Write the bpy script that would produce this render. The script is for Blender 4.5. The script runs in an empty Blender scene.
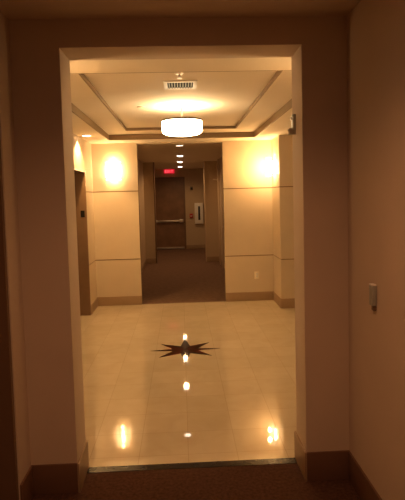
import bpy, bmesh, math, random
from mathutils import Matrix, Vector
random.seed(3)
S=bpy.context.scene; COL=S.collection
PI=math.pi
# ------------------------------------------------------------ helpers
def lin(c):
    return tuple((v/12.92 if v<=.04045 else ((v+.055)/1.055)**2.4) for v in c)
def mat(name,rgb,rough=.6,metal=0,emit=None,es=0,noise=0,nscale=40,bump=0,spec=.5,bscale=None,coat=0):
    m=bpy.data.materials.new(name); m.use_nodes=True
    nt=m.node_tree; b=nt.nodes['Principled BSDF']
    b.inputs['Base Color'].default_value=(*rgb,1)
    b.inputs['Roughness'].default_value=rough
    b.inputs['Metallic'].default_value=metal
    b.inputs['Specular IOR Level'].default_value=spec
    b.inputs['Coat Weight'].default_value=coat
    if emit:
        b.inputs['Emission Color'].default_value=(*emit,1); b.inputs['Emission Strength'].default_value=es
    if noise or bump:
        tc=nt.nodes.new('ShaderNodeTexCoord'); n=nt.nodes.new('ShaderNodeTexNoise')
        n.inputs['Scale'].default_value=nscale; n.inputs['Detail'].default_value=5
        nt.links.new(tc.outputs['Object'],n.inputs['Vector'])
        if noise:
            r=nt.nodes.new('ShaderNodeValToRGB')
            r.color_ramp.elements[0].position=.3; r.color_ramp.elements[1].position=.7
            r.color_ramp.elements[0].color=(*[v*(1-noise) for v in rgb],1)
            r.color_ramp.elements[1].color=(*[min(1,v*(1+noise)) for v in rgb],1)
            nt.links.new(n.outputs['Fac'],r.inputs['Fac']); nt.links.new(r.outputs['Color'],b.inputs['Base Color'])
        if bump:
            n2=nt.nodes.new('ShaderNodeTexNoise'); n2.inputs['Scale'].default_value=bscale or nscale*3
            nt.links.new(tc.outputs['Object'],n2.inputs['Vector'])
            bp=nt.nodes.new('ShaderNodeBump'); bp.inputs['Strength'].default_value=bump; bp.inputs['Distance'].default_value=.003
            nt.links.new(n2.outputs['Fac'],bp.inputs['Height']); nt.links.new(bp.outputs['Normal'],b.inputs['Normal'])
    return m
def box(bm,x0,x1,y0,y1,z0,z1,bev=0,mi=0):
    m=Matrix.Translation(((x0+x1)/2,(y0+y1)/2,(z0+z1)/2))@Matrix.Diagonal((x1-x0,y1-y0,z1-z0,1))
    r=bmesh.ops.create_cube(bm,size=1,matrix=m); vs=r['verts']
    fs={f for v in vs for f in v.link_faces}
    for f in fs: f.material_index=mi
    if bev:
        es={e for v in vs for e in v.link_edges}
        bmesh.ops.bevel(bm,geom=list(es),offset=bev,segments=2,affect='EDGES',profile=.6)
def lathe(bm,prof,seg=40,mtx=None,a0=0,a1=2*PI):
    full=abs(a1-a0-2*PI)<1e-6
    n=seg if full else seg+1; rings=[]
    for r,z in prof:
        ring=[]
        if r<1e-6 and full:
            ring=[bm.verts.new((0,0,z))]*n
        else:
            for i in range(n):
                a=a0+(a1-a0)*i/seg; ring.append(bm.verts.new((r*math.cos(a),r*math.sin(a),z)))
        rings.append(ring)
    for A,B in zip(rings,rings[1:]):
        for i in range(seg):
            j=(i+1)%n if full else i+1
            vs=[]
            for v in (A[i],A[j],B[j],B[i]):
                if v not in vs: vs.append(v)
            if len(vs)>2:
                f=bm.faces.new(vs); f.smooth=True
    if mtx:
        vv={v for r in rings for v in r}
        bmesh.ops.transform(bm,matrix=mtx,verts=list(vv))
def cyl(bm,p0,p1,r,seg=16,r2=None):
    p0,p1=Vector(p0),Vector(p1); d=p1-p0
    q=d.to_track_quat('Z','Y').to_matrix().to_4x4()
    r2=r if r2 is None else r2
    lathe(bm,[(0,0),(r,0),(r2,d.length),(0,d.length)],seg,Matrix.Translation(p0)@q)
def prism(bm,pts,z0,z1,mi=0):
    a=[bm.verts.new((x,y,z0)) for x,y in pts]; b=[bm.verts.new((x,y,z1)) for x,y in pts]
    fs=[bm.faces.new(b),bm.faces.new(a[::-1])]
    for i in range(len(a)):
        j=(i+1)%len(a); fs.append(bm.faces.new((a[i],a[j],b[j],b[i])))
    for f in fs: f.material_index=mi
def obj(name,bm,m,parent=None,loc=None,sharp=True):
    bmesh.ops.recalc_face_normals(bm,faces=bm.faces[:])
    me=bpy.data.meshes.new(name); bm.to_mesh(me); bm.free()
    for mm in (m if isinstance(m,(list,tuple)) else [m]): me.materials.append(mm)
    if sharp:
        try: me.set_sharp_from_angle(angle=math.radians(35))
        except Exception: pass
    o=bpy.data.objects.new(name,me); COL.objects.link(o)
    if parent: o.parent=parent
    if loc: o.location=loc
    return o
def B(*boxes,bev=0):
    bm=bmesh.new()
    for b in boxes: box(bm,*b,bev=bev)
    return bm
def struct(name,bm,m,parent=None):
    o=obj(name,bm,m,parent)
    if not parent: o['kind']='structure'
    return o
def thing(name,label,cat,loc=(0,0,0),rz=0,group=None):
    o=bpy.data.objects.new(name,None); COL.objects.link(o); o.empty_display_size=.05
    o.location=loc; o.rotation_euler=(0,0,rz); tag(o,label,cat,group); return o
def tag(o,label,cat,group=None):
    o['label']=label; o['category']=cat
    if group: o['group']=group
def dup(root,loc,rz=None,label=None):
    r=root.copy(); COL.objects.link(r); r.location=loc
    if rz is not None: r.rotation_euler=(0,0,rz)
    if label: r['label']=label
    for ch in list(root.children):
        c=ch.copy(); COL.objects.link(c); c.parent=r
        for g in list(ch.children):
            d=g.copy(); COL.objects.link(d); d.parent=c
    return r
def lamp(name,loc,energy,col,radius=.05,kind='POINT',spot=None,blend=.5,rot=None,parent=None):
    l=bpy.data.lights.new(name,kind); l.energy=energy; l.color=col
    l.shadow_soft_size=radius
    if kind=='SPOT': l.spot_size=spot; l.spot_blend=blend
    o=bpy.data.objects.new(name,l); COL.objects.link(o); o.location=loc
    if rot: o.rotation_euler=rot
    if parent: o.parent=parent
    return o
# ------------------------------------------------------------ materials
WARM=(1.0,.56,.20)
CORR=(1.0,.56,.24)
HALLC=(1.0,.47,.215)
M_wall=mat('hall_wall_paint',(.60,.48,.37),.75,noise=.03,nscale=3,bump=.12,bscale=250)
M_lob=mat('lobby_wall_paint',(.57,.47,.345),.6,noise=.03,nscale=4,bump=.08,bscale=220)
M_groove=mat('groove_shadow_gap',(.22,.14,.08),.8)
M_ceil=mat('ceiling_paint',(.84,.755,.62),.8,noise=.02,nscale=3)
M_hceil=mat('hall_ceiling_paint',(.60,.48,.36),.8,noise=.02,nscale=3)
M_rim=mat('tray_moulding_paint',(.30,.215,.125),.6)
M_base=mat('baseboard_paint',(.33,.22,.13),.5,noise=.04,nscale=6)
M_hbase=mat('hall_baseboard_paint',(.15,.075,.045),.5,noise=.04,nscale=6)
M_cwall=mat('corridor_wall_paint',(.50,.38,.25),.75,noise=.03,nscale=3,bump=.1,bscale=220)
M_wood=mat('dark_wood',(.20,.105,.055),.45,noise=.18,nscale=5)
M_frame=mat('dark_frame_paint',(.16,.09,.05),.45)
M_ltframe=mat('tan_frame_paint',(.55,.42,.28),.5)
M_bronze=mat('bronze_metal',(.23,.14,.08),.42,metal=.25,noise=.05,nscale=8)
M_chrome=mat('brushed_metal',(.62,.58,.52),.32,metal=.9)
M_white=mat('white_enamel',(.80,.78,.74),.4)
M_grey2=mat('dark_grey_plastic',(.36,.36,.31),.4)
M_slat=mat('vent_slat',(.22,.19,.15),.5)
M_cream=mat('cream_plastic',(.78,.70,.55),.4)
M_grey=mat('grey_plastic',(.62,.60,.52),.4)
M_black=mat('black_plastic',(.02,.018,.016),.9,spec=.05)
M_red=mat('red_enamel',(.45,.03,.02),.4)
M_dkmet=mat('dark_fixture_metal',(.10,.06,.035),.4,metal=.6)
M_glassdark=mat('dark_glass',(.03,.03,.03),.08)
M_drum=mat('drum_glass',(.9,.85,.75),.4,emit=(1.0,.74,.42),es=13.0)
M_bulb2=mat('drum_bulb',(.9,.85,.75),.4,emit=(1.0,.74,.42),es=14)
def glass_mat(name,es,tr):
    m=mat(name,(.9,.85,.75),.4,emit=(1.0,.68,.34),es=es)
    nt=m.node_tree; o=nt.nodes['Material Output']; t_=nt.nodes.new('ShaderNodeBsdfTransparent'); mx=nt.nodes.new('ShaderNodeMixShader')
    mx.inputs[0].default_value=tr
    nt.links.new(nt.nodes['Principled BSDF'].outputs[0],mx.inputs[1]); nt.links.new(t_.outputs[0],mx.inputs[2]); nt.links.new(mx.outputs[0],o.inputs['Surface'])
    return m
M_sconce=glass_mat('sconce_glass',4.5,.45)
M_bulb=mat('lit_bulb',(.9,.85,.75),.4,emit=(1.0,.72,.40),es=90)
M_down=mat('downlight_lens',(.9,.85,.8),.4,emit=(1.0,.80,.62),es=9)
M_exit=mat('exit_sign_red',(.35,.02,.03),.4,emit=(1.0,.02,.05),es=.55)
M_exitl=mat('exit_letter_glow',(.6,.1,.1),.4,emit=(1.0,.10,.12),es=1.3)
M_star_red=mat('star_red_granite',(.075,.013,.008),.035,noise=.3,nscale=60)
M_star_blk=mat('star_black_granite',(.020,.012,.010),.035,noise=.3,nscale=60)
M_star_gry=mat('star_grey_granite',(.05,.047,.047),.035,noise=.3,nscale=60)
M_star_drk=mat('star_slate_granite',(.025,.022,.022),.035,noise=.3,nscale=60)
M_thr=mat('threshold_black_marble',(.022,.014,.011),.2,spec=.12,noise=.15,nscale=14)
def tile_mat():
    m=bpy.data.materials.new('polished_marble_tile'); m.use_nodes=True
    nt=m.node_tree; N=nt.nodes; L=nt.links; b=N['Principled BSDF']
    tc=N.new('ShaderNodeTexCoord'); br=N.new('ShaderNodeTexBrick'); mp=N.new('ShaderNodeMapping')
    mp.inputs['Location'].default_value=(.0,.0,0)
    L.new(tc.outputs['Object'],mp.inputs['Vector']); L.new(mp.outputs['Vector'],br.inputs['Vector'])
    br.offset=0; br.inputs['Scale'].default_value=1; br.inputs['Brick Width'].default_value=.305; br.inputs['Row Height'].default_value=.305
    br.inputs['Mortar Size'].default_value=.0018; br.inputs['Mortar Smooth'].default_value=.2
    br.inputs['Color1'].default_value=(.51,.43,.31,1); br.inputs['Color2'].default_value=(.55,.46,.335,1)
    br.inputs['Mortar'].default_value=(.41,.33,.225,1)
    n=N.new('ShaderNodeTexNoise'); n.inputs['Scale'].default_value=5; n.inputs['Detail'].default_value=6; n.inputs['Distortion'].default_value=.8
    L.new(tc.outputs['Object'],n.inputs['Vector'])
    r=N.new('ShaderNodeValToRGB'); r.color_ramp.elements[0].color=(.93,.92,.90,1); r.color_ramp.elements[1].color=(1,1,1,1)
    r.color_ramp.elements[0].position=.35;r.color_ramp.elements[1].position=.65
    L.new(n.outputs['Fac'],r.inputs['Fac'])
    mx=N.new('ShaderNodeMix'); mx.data_type='RGBA'; mx.blend_type='MULTIPLY'; mx.inputs['Factor'].default_value=1
    L.new(br.outputs['Color'],mx.inputs['A']); L.new(r.outputs['Color'],mx.inputs['B']); L.new(mx.outputs['Result'],b.inputs['Base Color'])
    b.inputs['Roughness'].default_value=.03; b.inputs['Specular IOR Level'].default_value=.5
    bp=N.new('ShaderNodeBump'); bp.inputs['Strength'].default_value=.15; bp.inputs['Distance'].default_value=.001; bp.invert=True
    L.new(br.outputs['Fac'],bp.inputs['Height']); L.new(bp.outputs['Normal'],b.inputs['Normal'])
    return m
M_tile=tile_mat()
M_carpet=mat('brown_loop_carpet',(.080,.036,.022),.95,noise=.35,nscale=55,bump=.8,bscale=260,spec=.1)
M_carpet2=mat('corridor_carpet',(.175,.105,.072),.95,noise=.16,nscale=14,bump=.7,bscale=240,spec=.1)
# ------------------------------------------------------------ setting: floors
struct('floor',B((-1.0,1.0,-2.6,2.885,-.1,0)),M_carpet)
struct('floor',B((-1.75,1.95,2.945,7.56,-.1,0)),M_tile)
struct('floor',B((-1.2,1.2,7.56,15.6,-.1,0)),M_carpet2)
struct('trim_1',B((-.608,.658,2.885,2.945,-.1,.003)),M_thr)         # threshold strip
# near hall
HZ=2.53; XL=-.858; XR=.90; FY=2.70; FB=2.945; JL=-.608; JR=.658; OT=2.387
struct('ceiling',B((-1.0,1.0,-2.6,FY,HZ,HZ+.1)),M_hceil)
struct('wall_right',B((XR,XR+.1,-2.6,FY,0,HZ)),M_wall)
DY0,DY1,DZ=1.56,2.505,2.38
struct('wall_left',B((XL-.16,XL,DY1,FY,0,HZ),(XL-.16,XL,DY0,DY1,DZ,HZ),(XL-.16,XL,-2.6,DY0,0,HZ)),M_wall)
struct('wall_rear',B((-1.0,1.0,-2.7,-2.6,0,HZ)),M_wall)
bm=B((-1.9,JL,FY,FB,0,2.62),(JR,2.0,FY,FB,0,2.62),(JL,JR,FY,FB,OT,2.62))
struct('wall_front',bm,M_wall)
# left doorway leaf in its recess
d=struct('door_1',B((XL-.155,XL-.105,DY0+.03,DY1-.03,.01,DZ-.03)),M_wood)
struct('door_frame',B((XL-.155,XL-.006,DY1-.03,DY1,0,DZ),(XL-.155,XL-.006,DY0,DY0+.03,0,DZ),(XL-.155,XL-.006,DY0+.03,DY1-.03,DZ-.03,DZ)),M_frame,d)
bm=bmesh.new(); cyl(bm,(XL-.105,DY0+.10,1),(XL-.055,DY0+.10,1),.012); cyl(bm,(XL-.055,DY0+.09,1),(XL-.055,DY0+.21,1),.009)
obj('door_handle',bm,M_chrome,d)
# hall baseboards
BH=.165; t=.012
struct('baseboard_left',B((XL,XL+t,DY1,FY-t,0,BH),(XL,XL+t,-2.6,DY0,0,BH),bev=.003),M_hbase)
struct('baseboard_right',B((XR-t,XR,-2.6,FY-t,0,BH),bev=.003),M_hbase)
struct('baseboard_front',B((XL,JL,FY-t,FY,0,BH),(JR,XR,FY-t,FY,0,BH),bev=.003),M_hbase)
struct('baseboard_opening',B((JL,JL+t,FY-t,FB+t,0,BH),(JR-t,JR,FY-t,FB+t,0,BH),bev=.003),M_base)
# ------------------------------------------------------------ lobby walls
SZ=2.415                        # soffit height
G1,G2,g=.69,1.705,.007
def panelled(axis,a0,a1,p,back,mat_=M_lob,top=SZ,bot=0):
    """wall slab with two horizontal grooves; visible face at p, solid towards back"""
    bm=bmesh.new(); s=1 if back>p else -1; q=p+s*.012
    lo,hi=min(p,q),max(p,q); l2,h2=min(q,back),max(q,back)
    for z0,z1 in ((bot,G1-g),(G1+g,G2-g),(G2+g,top)):
        if axis=='y': box(bm,a0,a1,lo,hi,z0,z1)
        else: box(bm,lo,hi,a0,a1,z0,z1)
    if axis=='y': box(bm,a0,a1,l2,h2,bot,top,mi=1)
    else: box(bm,l2,h2,a0,a1,bot,top,mi=1)
    return bm
BY=7.55; PL,PR,PT=-.632,.636,2.397
CX=1.37; LX=-1.298; NY=6.98
struct('wall_back',panelled('y',LX-.3,PL,BY,BY+.15),[M_lob,M_groove])
struct('wall_back',panelled('y',PR,CX+.3,BY,BY+.15),[M_lob,M_groove])
struct('wall_back',B((PL,PR,BY,BY+.15,PT,2.62)),M_lob)
struct('wall_lobby_left',panelled('x',NY,BY,LX,LX-.3),[M_lob,M_groove])
struct('wall_lobby_left',panelled('x',FB,5.72,LX,LX-.3),[M_lob,M_groove])
EZ=1.995
struct('wall_lobby_left',B((LX-.3,LX,5.72,NY,EZ,SZ)),M_lob)
bm=panelled('x',NY+.012,BY,CX,CX+.5)
for z0,z1 in ((0,G1-g),(G1+g,G2-g),(G2+g,SZ)): box(bm,CX,1.76,NY,NY+.012,z0,z1)
struct('wall_lobby_right',bm,[M_lob,M_groove])
struct('wall_lobby_right',panelled('x',FB,NY,1.76,1.90),[M_lob,M_groove])
# lobby baseboards
LB=.135
struct('baseboard_back',B((LX+t,PL,BY-t,BY,0,LB),bev=.003),M_base)
struct('baseboard_back',B((PR,CX-t,BY-t,BY,0,LB),bev=.003),M_base)
struct('baseboard_lobby_left',B((LX,LX+t,NY,BY,0,LB),(LX,LX+t,FB,5.69,0,LB),bev=.003),M_base)
struct('baseboard_lobby_right',B((CX-t,CX,NY-t,BY,0,LB),(CX,1.76,NY-t,NY,0,LB),(1.76-t,1.76,FB,NY-t,0,LB),bev=.003),M_base)
# elevator in left wall
ev=struct('door_2',B((LX-.29,LX-.25,5.75,6.36,.01,EZ-.03),(LX-.29,LX-.25,6.365,NY-.02,.01,EZ-.03)),M_bronze)
struct('door_frame',B((LX-.29,LX+.006,NY-.03,NY,0,EZ),(LX-.29,LX+.006,5.72,5.75,0,EZ),(LX-.29,LX+.006,5.75,NY-.03,EZ-.03,EZ)),M_bronze,ev)
p=obj('jamb_plate',B((LX-.075,LX-.02,NY-.036,NY-.03,1.36,1.45),bev=.002),M_black,ev)
# tray ceiling
X0,X1,Y0,Y1=-.99,1.07,3.36,7.16
x0,x1,y0,y1=-.70,.757,3.60,6.74
Z1,Z2=2.49,2.52
bx=[(-1.9,2.0,FB,Y0,SZ,2.62),(-1.9,2.0,Y1,BY,SZ,2.62),(-1.9,X0,Y0,Y1,SZ,2.62),(X1,2.0,Y0,Y1,SZ,2.62)]
struct('ceiling',B(*bx),M_ceil)
struct('ceiling',B((X0,X1,Y0,y0,Z1,2.62),(X0,X1,y1,Y1,Z1,2.62),(X0,x0,y0,y1,Z1,2.62),(x1,X1,y0,y1,Z1,2.62)),M_ceil)
struct('ceiling',B((x0,x1,y0,y1,Z2,2.62)),M_ceil)
e=.006
def ring(a0,a1,b0,b1,z0,z1,w):
    return B((a0,a1,b0,b0+w,z0,z1),(a0,a1,b1-w,b1,z0,z1),(a0,a0+w,b0+w,b1-w,z0,z1),(a1-w,a1,b0+w,b1-w,z0,z1))
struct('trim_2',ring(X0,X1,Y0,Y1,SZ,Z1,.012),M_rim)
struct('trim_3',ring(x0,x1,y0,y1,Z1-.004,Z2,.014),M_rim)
# ------------------------------------------------------------ corridor
CZ=2.45; KX=.895; WY=12.30
struct('ceiling',B((-1.2,1.2,BY+.15,15.6,CZ,CZ+.15)),M_ceil)
struct('wall_corridor_left',B((-KX-.15,-KX,BY+.15,WY,0,CZ)),M_cwall)
DA,DB,DT=10.0,11.35,2.12
struct('wall_corridor_right',B((KX,KX+.15,BY+.15,10.15,0,CZ),(KX,KX+.15,11.10,WY,0,CZ),(KX,KX+.15,10.15,11.10,DT,CZ)),M_cwall)
d=struct('door_3',B((KX+.05,KX+.09,10.18,11.07,.01,DT-.03)),M_wood)
struct('door_frame',B((KX-.012,KX+.12,10.10,10.18,0,DT+.05),(KX-.012,KX+.12,11.07,11.15,0,DT+.05),(KX-.012,KX+.12,10.18,11.07,DT-.03,DT+.05)),M_ltframe,d)
bm=bmesh.new(); cyl(bm,(KX+.05,10.98,.93),(KX,10.98,.93),.026); cyl(bm,(KX,10.99,.93),(KX,10.86,.93),.010)
obj('door_handle',bm,M_chrome,d)
struct('trim_4',B((KX-.03,KX,11.62,11.74,0,CZ),bev=.004),M_ltframe)
WL,WR=-.655,.597
struct('wall_wing_left',B((-1.3,WL,WY,WY+.15,0,CZ)),M_cwall)
struct('wall_wing_right',B((WR,1.3,WY,WY+.15,0,CZ)),M_cwall)
struct('trim_5',B((WL,WL+.028,WY-.012,WY+.16,0,CZ),bev=.004),M_frame)
struct('trim_6',B((WR-.028,WR,WY-.012,WY+.16,0,CZ),bev=.004),M_ltframe)
FYY=15.5
struct('wall_vestibule_left',B((-1.3,-1.15,WY+.15,FYY,0,CZ)),M_cwall)
struct('wall_vestibule_right',B((1.15,1.3,WY+.15,FYY,0,CZ)),M_cwall)
EX0,EX1,ET=-.855,.075,2.16
struct('wall_end',B((-1.3,EX0-.05,FYY,FYY+.15,0,CZ),(EX1+.05,1.3,FYY,FYY+.15,0,CZ),(EX0-.05,EX1+.05,FYY,FYY+.15,ET+.05,CZ)),M_cwall)
struct('baseboard_corridor_left',B((-KX,-KX+t,BY+.15,WY,0,.12),(-KX+t,WL,WY-t,WY,0,.12),bev=.003),M_base)
struct('baseboard_corridor_right',B((KX-t,KX,BY+.15,10.10,0,.12),(KX-t,KX,11.15,11.62,0,.12),(KX-t,KX,11.74,WY,0,.12),(WR,KX-t,WY-t,WY,0,.12),bev=.003),M_base)
struct('baseboard_end',B((EX1+.05,1.15,FYY-t,FYY,0,.12),(-1.15,EX0-.05,FYY-t,FYY,0,.12),bev=.003),M_base)
d=struct('door_4',B((EX0,EX1,FYY+.02,FYY+.065,.01,ET)),M_wood)
struct('door_frame',B((EX0-.05,EX0,FYY-.015,FYY+.14,0,ET+.05),(EX1,EX1+.05,FYY-.015,FYY+.14,0,ET+.05),(EX0,EX1,FYY-.015,FYY+.14,ET,ET+.05)),M_frame,d)
bm=B((EX0+.05,EX1-.03,FYY-.055,FYY-.015,.84,.90),bev=.006)
box(bm,EX1-.14,EX1-.02,FYY-.065,FYY+.02,.82,.92,bev=.005); box(bm,EX0+.02,EX0+.12,FYY-.06,FYY+.02,.83,.91,bev=.005)
obj('push_bar',bm,M_chrome,d)['label']='pale metal push bar across the dark door'
obj('door_sweep',B((EX0+.01,EX1-.01,FYY+.003,FYY+.02,.012,.07),bev=.002),M_chrome,d)['label']='bright metal strip along the door bottom'
# ------------------------------------------------------------ floor star
st=thing('floor_medallion','dark eight-pointed compass star inlaid in the polished tile floor','floor inlay',(.0,5.21,0))
def kite(bm,ang,R,w,wd,z1):
    c,s=math.cos(ang),math.sin(ang)
    def P(r,o): return (r*c-o*s,r*s+o*c)
    prism(bm,[(0,0),P(wd,w),P(R,0)],.0,z1,0); prism(bm,[(0,0),P(R,0),P(wd,-w)],.0,z1,1)
for k in (45,135,225,315):
    bm=bmesh.new(); a=math.atan2(.225*(1 if k<180 else -1),.258*(1 if k in(45,315) else -1)); kite(bm,a,.350,.060,.12,.0020)
    obj('star_point',bm,[M_star_red,M_star_blk],st)
for a,R in ((0,.365),(PI,.365)):
    bm=bmesh.new(); kite(bm,a,R,.042,.09,.0026); obj('star_point',bm,[M_star_blk,M_star_red],st)
for a,R in ((PI/2,.41),(-PI/2,.40)):
    bm=bmesh.new(); kite(bm,a,R,.052,.11,.0032); obj('star_point',bm,[M_star_gry,M_star_drk],st)['label']='grey granite long point'
# ------------------------------------------------------------ pendant lamp
pd=thing('ceiling_lamp','glowing round drum lamp hanging from the raised lobby ceiling above the star','lamp',(.031,5.2,Z2+.0))
bm=bmesh.new(); lathe(bm,[(0,0),(.065,0),(.065,-.012),(.045,-.022),(0,-.022)],32); obj('canopy',bm,M_chrome,pd)
bm=bmesh.new(); cyl(bm,(0,0,-.02),(0,0,-.19),.008); obj('stem',bm,M_chrome,pd)
R=.205
bm=bmesh.new(); lathe(bm,[(R-.006,-.148),(R,-.148),(R,-.250),(R-.008,-.270),(R-.035,-.285),(R-.09,-.294),(0,-.298),(0,-.292),(R-.09,-.288),(R-.04,-.278),(R-.013,-.263),(R-.006,-.246),(R-.006,-.148)],56)
obj('lamp_shade',bm,M_drum,pd)
bm=bmesh.new(); lathe(bm,[(R+.003,-.156),(R+.003,-.140),(R-.008,-.140),(R-.008,-.156),(R+.003,-.156)],56); obj('rim_band',bm,M_dkmet,pd)
bm=bmesh.new()
for k in range(3):
    a=PI/2+k*2*PI/3; cyl(bm,(0,0,-.173),(R*math.cos(a),R*math.sin(a),-.148),.005,8)
lathe(bm,[(0,-.175),(.03,-.178),(.03,-.195),(0,-.2)],20)
obj('spider_arm',bm,M_dkmet,pd)
for k in range(3):
    a=.3+k*2*PI/3; bm=bmesh.new()
    lathe(bm,[(0,0),(.012,.002),(.014,.02),(.027,.05),(.024,.072),(0,.085)],16,Matrix.Translation((.095*math.cos(a),.095*math.sin(a),-.21)))
    obj('bulb',bm,M_bulb2,pd)
lamp('ceiling_lamp_light',(.031,5.2,2.36),1.5,WARM,.08)
# ------------------------------------------------------------ wall sconces
def sconce(label,loc,rz):
    s=thing('wall_sconce',label,'wall lamp',loc,rz,'lobby wall sconces')
    # faces local -y; wall plane at y=0, centre at z=0
    obj('back_plate',B((-.055,.055,-.018,0,-.08,.08),bev=.006),M_chrome,s)
    bm=bmesh.new(); n=14; W=.115; H=.135
    rows=[]
    for j,zz in enumerate((-H,-H*.6,0,H*.6,H)):
        row=[]
        for i in range(n+1):
            u=-1+2*i/n; row.append(bm.verts.new((W*u,-.055-.07*math.cos(u*PI/2),zz)))
        rows.append(row)
    for A,C in zip(rows,rows[1:]):
        for i in range(n): f=bm.faces.new((A[i],A[i+1],C[i+1],C[i])); f.smooth=True
    bmesh.ops.solidify(bm,geom=bm.faces[:],thickness=.006)
    obj('glass_shade',bm,M_sconce,s)
    for sx in (-1,1):
        for sz in (-1,1):
            bm=bmesh.new(); cyl(bm,(sx*.108,0,sz*.105),(sx*.108,-.055,sz*.105),.004,8)
            lathe(bm,[(0,-.006),(.009,-.005),(.009,.005),(0,.006)],12,Matrix.Translation((sx*.108,-.066,sz*.105))@Matrix.Rotation(PI/2,4,'X'))
            obj('clip',bm,M_dkmet,s)
    for sz in (-1,1):
        bm=bmesh.new(); lathe(bm,[(0,-.04),(.018,-.03),(.022,0),(.014,.03),(.012,.045),(0,.045)],16,Matrix.Translation((0,-.05,sz*.05))@(Matrix.Rotation(PI,4,'X') if sz>0 else Matrix.Identity(4)))
        obj('bulb',bm,M_bulb,s)
    return s
sconce('lit glass wall sconce on the back wall panel left of the corridor opening',(-.98,BY,2.005),0)
sconce('lit glass wall sconce on the short right side wall near the outlet',(CX,7.33,2.0),-PI/2)
for z,e_ in ((2.15,2.4),(2.005,4.0),(1.86,1.1)): lamp('sconce_light',(-.98,BY-.06,z),e_,WARM,.025)
lamp('sconce_light',(CX-.13,7.34,2.08),11,WARM,.03)
lamp('sconce_light',(CX-.13,7.34,1.93),9,WARM,.03)
# the pair on the lobby side of the opening wall (behind the jambs from here)
sconce('lit glass wall sconce on the lobby side of the opening wall, left of the opening',(-.98,FB,2.0),PI)
sconce('lit glass wall sconce on the lobby side of the opening wall, right of the opening',(1.03,FB,2.0),PI)
lamp('sconce_light',(-.98,FB+.10,2.0),9,WARM,.04)
lamp('sconce_light',(1.03,FB+.10,2.0),9,WARM,.04)
# ------------------------------------------------------------ recessed lights
def trim_light(name,label,loc,r,m=M_down,group=None,dome=.0):
    s=thing(name,label,'ceiling light',loc,0,group)
    bm=bmesh.new(); lathe(bm,[(r+.018,0),(r+.018,-.004),(r+.010,-.009),(r,-.007),(r,0)],36); obj('trim_ring',bm,M_white,s)
    bm=bmesh.new(); lathe(bm,[(r,-.003),(r*.98,-.003-dome*.35),(r*.8,-.003-dome*.75),(r*.4,-.003-dome*.97),(0,-.003-dome)],32); obj('lens',bm,m,s)
    return s
trim_light('downlight','small bright downlight in the lobby soffit beside the elevator',(-1.18,6.56,SZ),.055)
lamp('downlight_light',(-1.18,6.56,SZ-.03),62,WARM,.04,'SPOT',math.radians(125),.35)
w=('nearest','middle','farthest')
for k,y in enumerate((10.45,12.25,14.2)):
    trim_light('ceiling_downlight','%s lit dome of the three in line down the corridor ceiling'%w[k],(0,y,CZ),.062,group='corridor ceiling downlights',dome=.02)
    lamp('corridor_light',(0,y,CZ-.075),26 if k<2 else 18,CORR,.05,'SPOT',math.radians(165),.6)
# deep-set first one: only its rim shows from the camera
s=thing('recessed_downlight','dim deep-set downlight just inside the corridor opening','ceiling light',(0,8.35,CZ))
bm=bmesh.new(); lathe(bm,[(.085,0),(.085,-.004),(.07,-.012),(.06,-.012),(.06,0)],36); obj('trim_ring',bm,M_white,s)
bm=bmesh.new(); lathe(bm,[(.058,-.001),(.03,-.003),(0,-.004)],32); obj('lens',bm,M_down,s)
# near-hall downlight above and behind the viewer
trim_light('hall_downlight','lit downlight in the near hall ceiling just before the opening',(.0,1.5,HZ),.07,group='near hall downlights')
trim_light('hall_downlight','lit downlight in the near hall ceiling far before the opening',(.0,-.8,HZ),.07,group='near hall downlights')
lamp('hall_light',(.0,-.8,HZ-.03),52,HALLC,.06,'SPOT',math.radians(160),1.0)
lamp('hall_light',(.0,1.5,HZ-.03),40,HALLC,.06,'SPOT',math.radians(145),1.0)
# ------------------------------------------------------------ air vent
v=thing('air_vent','white louvred air vent in the raised ceiling in front of the lamp','air vent',(.020,4.21,Z2))
VW,VD=.135,.145
bm=B((-VW,VW,-VD,-VD+.035,-.010,0),(-VW,VW,VD-.035,VD,-.010,0),(-VW,-VW+.03,-VD+.035,VD-.035,-.010,0),(VW-.03,VW,-VD+.035,VD-.035,-.010,0),bev=.002)
obj('vent_frame',bm,M_white,v)
obj('backing',B((-VW+.03,VW-.03,-VD+.035,VD-.035,-.002,0)),M_black,v)
for i in range(9):
    xx=-VW+.045+i*(2*VW-.09)/8
    bm=bmesh.new(); box(bm,-.0035,.0035,-VD+.036,VD-.036,-.004,.004)
    bmesh.ops.transform(bm,matrix=Matrix.Translation((xx,0,-.006)),verts=bm.verts)
    obj('slat',bm,M_slat,v)
# sprinkler
sp=thing('sprinkler_head','small sprinkler head in the raised ceiling in front of the vent','sprinkler',(.015,3.83,Z2))
bm=bmesh.new(); lathe(bm,[(0,0),(.032,0),(.030,-.006),(.012,-.009),(0,-.009)],24); obj('escutcheon',bm,M_chrome,sp)
bm=bmesh.new(); cyl(bm,(0,0,-.008),(0,0,-.030),.007,12); cyl(bm,(-.011,0,-.018),(-.011,0,-.038),.002,6); cyl(bm,(.011,0,-.018),(.011,0,-.038),.002,6)
lathe(bm,[(0,-.038),(.018,-.038),(.018,-.041),(0,-.041)],16); obj('deflector',bm,M_chrome,sp)
sd=thing('ceiling_disc','small flat round disc in the raised ceiling left of the lamp','ceiling fitting',(-.375,5.2,Z2))
bm=bmesh.new(); lathe(bm,[(0,0),(.045,0),(.043,-.008),(.034,-.011),(0,-.011)],28); obj('cover',bm,M_ceil,sd)
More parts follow.
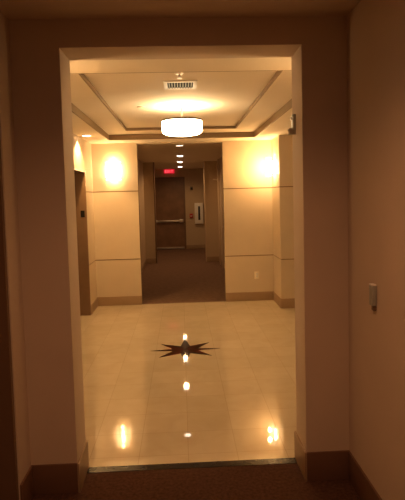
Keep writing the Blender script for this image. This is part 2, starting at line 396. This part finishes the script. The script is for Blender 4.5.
# ------------------------------------------------------------ outlet
ou=thing('wall_outlet','small cream electrical outlet low on the back wall right panel','outlet',(1.112,BY,.39))
obj('cover_plate',B((-.036,.036,-.006,0,-.057,.057),bev=.002),M_cream,ou)
for z in (-.02,.02):
    s_=obj('socket',B((-.017,.017,-.009,-.004,z-.014,z+.014),bev=.002),M_white,ou)
    obj('slot',B((-.009,-.006,-.0095,-.008,z-.004,z+.007),(.006,.009,-.0095,-.008,z-.004,z+.007)),M_black,s_)
# ------------------------------------------------------------ sensor on right jamb
se=thing('motion_sensor','small silver sensor high on the right side of the opening','sensor',(JR,2.87,1.995))
obj('housing',B((-.018,0,-.022,.022,-.035,.055),bev=.004),M_grey,se)
bm=bmesh.new(); lathe(bm,[(0,-.022),(.014,-.018),(.020,0),(.014,.018),(0,.022)],20,Matrix.Translation((-.024,0,-.040)))
box(bm,-.02,0,-.012,.012,-.058,-.03,bev=.003); obj('sensor_eye',bm,M_chrome,se)
bm=bmesh.new(); cyl(bm,(-.018,0,.03),(-.026,0,.03),.010,16); obj('button',bm,M_white,se)
# ------------------------------------------------------------ control box on right wall
th=thing('wall_control','small pale control box on the plain right hall wall','wall control',(XR,2.31,1.115))
obj('housing',B((-.024,0,-.016,.024,-.048,.046),bev=.005),M_grey2,th)
obj('top_cap',B((-.024,0,-.014,.026,.046,.054),bev=.003),M_white,th)
obj('under_shadow',B((-.016,0,-.012,.016,-.070,-.048),bev=.003),M_frame,th)  # dark brown block standing in for the reddish shadow below the box
# ------------------------------------------------------------ corridor fittings
ex=thing('exit_sign','glowing red exit sign above the dark door at the corridor end','exit sign',(-.338,FYY,2.385))
W2,H2=.155,.058
obj('housing',B((-W2,W2,-.05,0,-H2,H2),bev=.006),M_exit,ex)
def letters():
    bm=bmesh.new(); h=.037; y_0,y_1=-.054,-.049; sw=.012
    def bar(a,b_):
        a,b_=Vector((a[0],0,a[1])),Vector((b_[0],0,b_[1])); d_=b_-a; L_=d_.length
        n_=bmesh.ops.create_cube(bm,size=1,matrix=Matrix.Translation((a+b_)/2+Vector((0,(y_0+y_1)/2,0)))@Matrix.Rotation(-math.atan2(d_.z,d_.x),4,'Y')@Matrix.Diagonal((L_,y_1-y_0,sw,1)))
    x=-.125
    bar((x+.006,-h),(x+.006,h)); 
    for z in (-h+.006,0,h-.006): bar((x+.012,z),(x+.050,z))
    x=-.058; bar((x,-h),(x+.052,h)); bar((x,h),(x+.026,0)); bar((x+.026,0),(x+.052,-h))
    x=.022; bar((x,-h),(x,h))
    x=.055; bar((x,h-.006),(x+.060,h-.006)); bar((x+.030,-h),(x+.030,h-.012))
    return bm
obj('lettering',letters(),M_exitl,ex)
fc=thing('extinguisher_cabinet','white cabinet with dark glass slot on the far wall right of the door','extinguisher cabinet',(.535,FYY,1.085))
bm=B((-.13,.13,-.09,0,-.32,.32),bev=.008); obj('body',bm,M_white,fc)
dd=obj('door',B((-.115,.115,-.10,-.09,-.305,.305),bev=.004),M_white,fc)
obj('window',B((-.025,.035,-.104,-.099,-.20,.22),bev=.002),M_glassdark,dd)
bm=bmesh.new(); cyl(bm,(-.085,-.10,0),(-.085,-.118,0),.010,12); obj('latch',bm,M_chrome,dd)
fp=thing('fire_alarm_pull','small red fire alarm pull box between far door and white cabinet','fire alarm',(.298,FYY+.002,1.02))
obj('housing',B((-.05,.05,-.045,0,-.065,.065),bev=.006),M_red,fp)
obj('handle',B((-.032,.032,-.056,-.044,-.02,.0),bev=.003),M_white,fp)
so=thing('wall_sensor','tiny dark fitting high on far wall above the red alarm','wall fitting',(.326,FYY,1.86))
obj('housing',B((-.035,.035,-.03,0,-.05,.05),bev=.006),M_dkmet,so)
obj('lens',B((-.015,.015,-.036,-.029,-.025,.025),bev=.003),M_glassdark,so)
wb=thing('wall_bracket','small pale fitting sticking out high on the right corridor wall','wall fitting',(KX,12.10,1.985))
obj('mount',B((-.012,0,-.05,.05,-.045,.045),bev=.003),M_cream,wb)
bm=bmesh.new(); cyl(bm,(-.01,0,0),(-.09,-.03,.012),.016,12,.012); box(bm,-.12,-.075,-.075,.02,.0,.026,bev=.004); obj('arm',bm,M_cream,wb)
# ------------------------------------------------------------ world
w_=bpy.data.worlds.new('world'); S.world=w_; w_.use_nodes=True
w_.node_tree.nodes['Background'].inputs['Color'].default_value=(.02,.012,.008,1)
w_.node_tree.nodes['Background'].inputs['Strength'].default_value=1
# ------------------------------------------------------------ camera
f=505.; cx,cy=202.5,230.; VP=(181,197); roll=-.026; h=1.6   # the picture is a crop, so the lens axis is above its middle
Yv=Vector((VP[0]-cx,-(VP[1]-cy),-f)).normalized()
Zv=Vector((roll,1,-(roll*Yv[0]+Yv[1])/Yv[2])).normalized()
Xv=Yv.cross(Zv)
R3=Matrix((Xv,Yv,Zv))          # camera->world
cd=bpy.data.cameras.new('camera'); cam=bpy.data.objects.new('camera',cd); COL.objects.link(cam)
cam.matrix_world=Matrix.Translation((0,0,h))@R3.to_4x4()
cd.sensor_fit='VERTICAL'; cd.sensor_height=24; cd.lens=f/500*24; cd.clip_start=.02; cd.shift_y=-(250-cy)/500
S.camera=cam
S.view_settings.view_transform='Standard'; S.view_settings.look='None'
S.view_settings.gamma=1; S.view_settings.exposure=.3; S.view_settings.use_curve_mapping=False
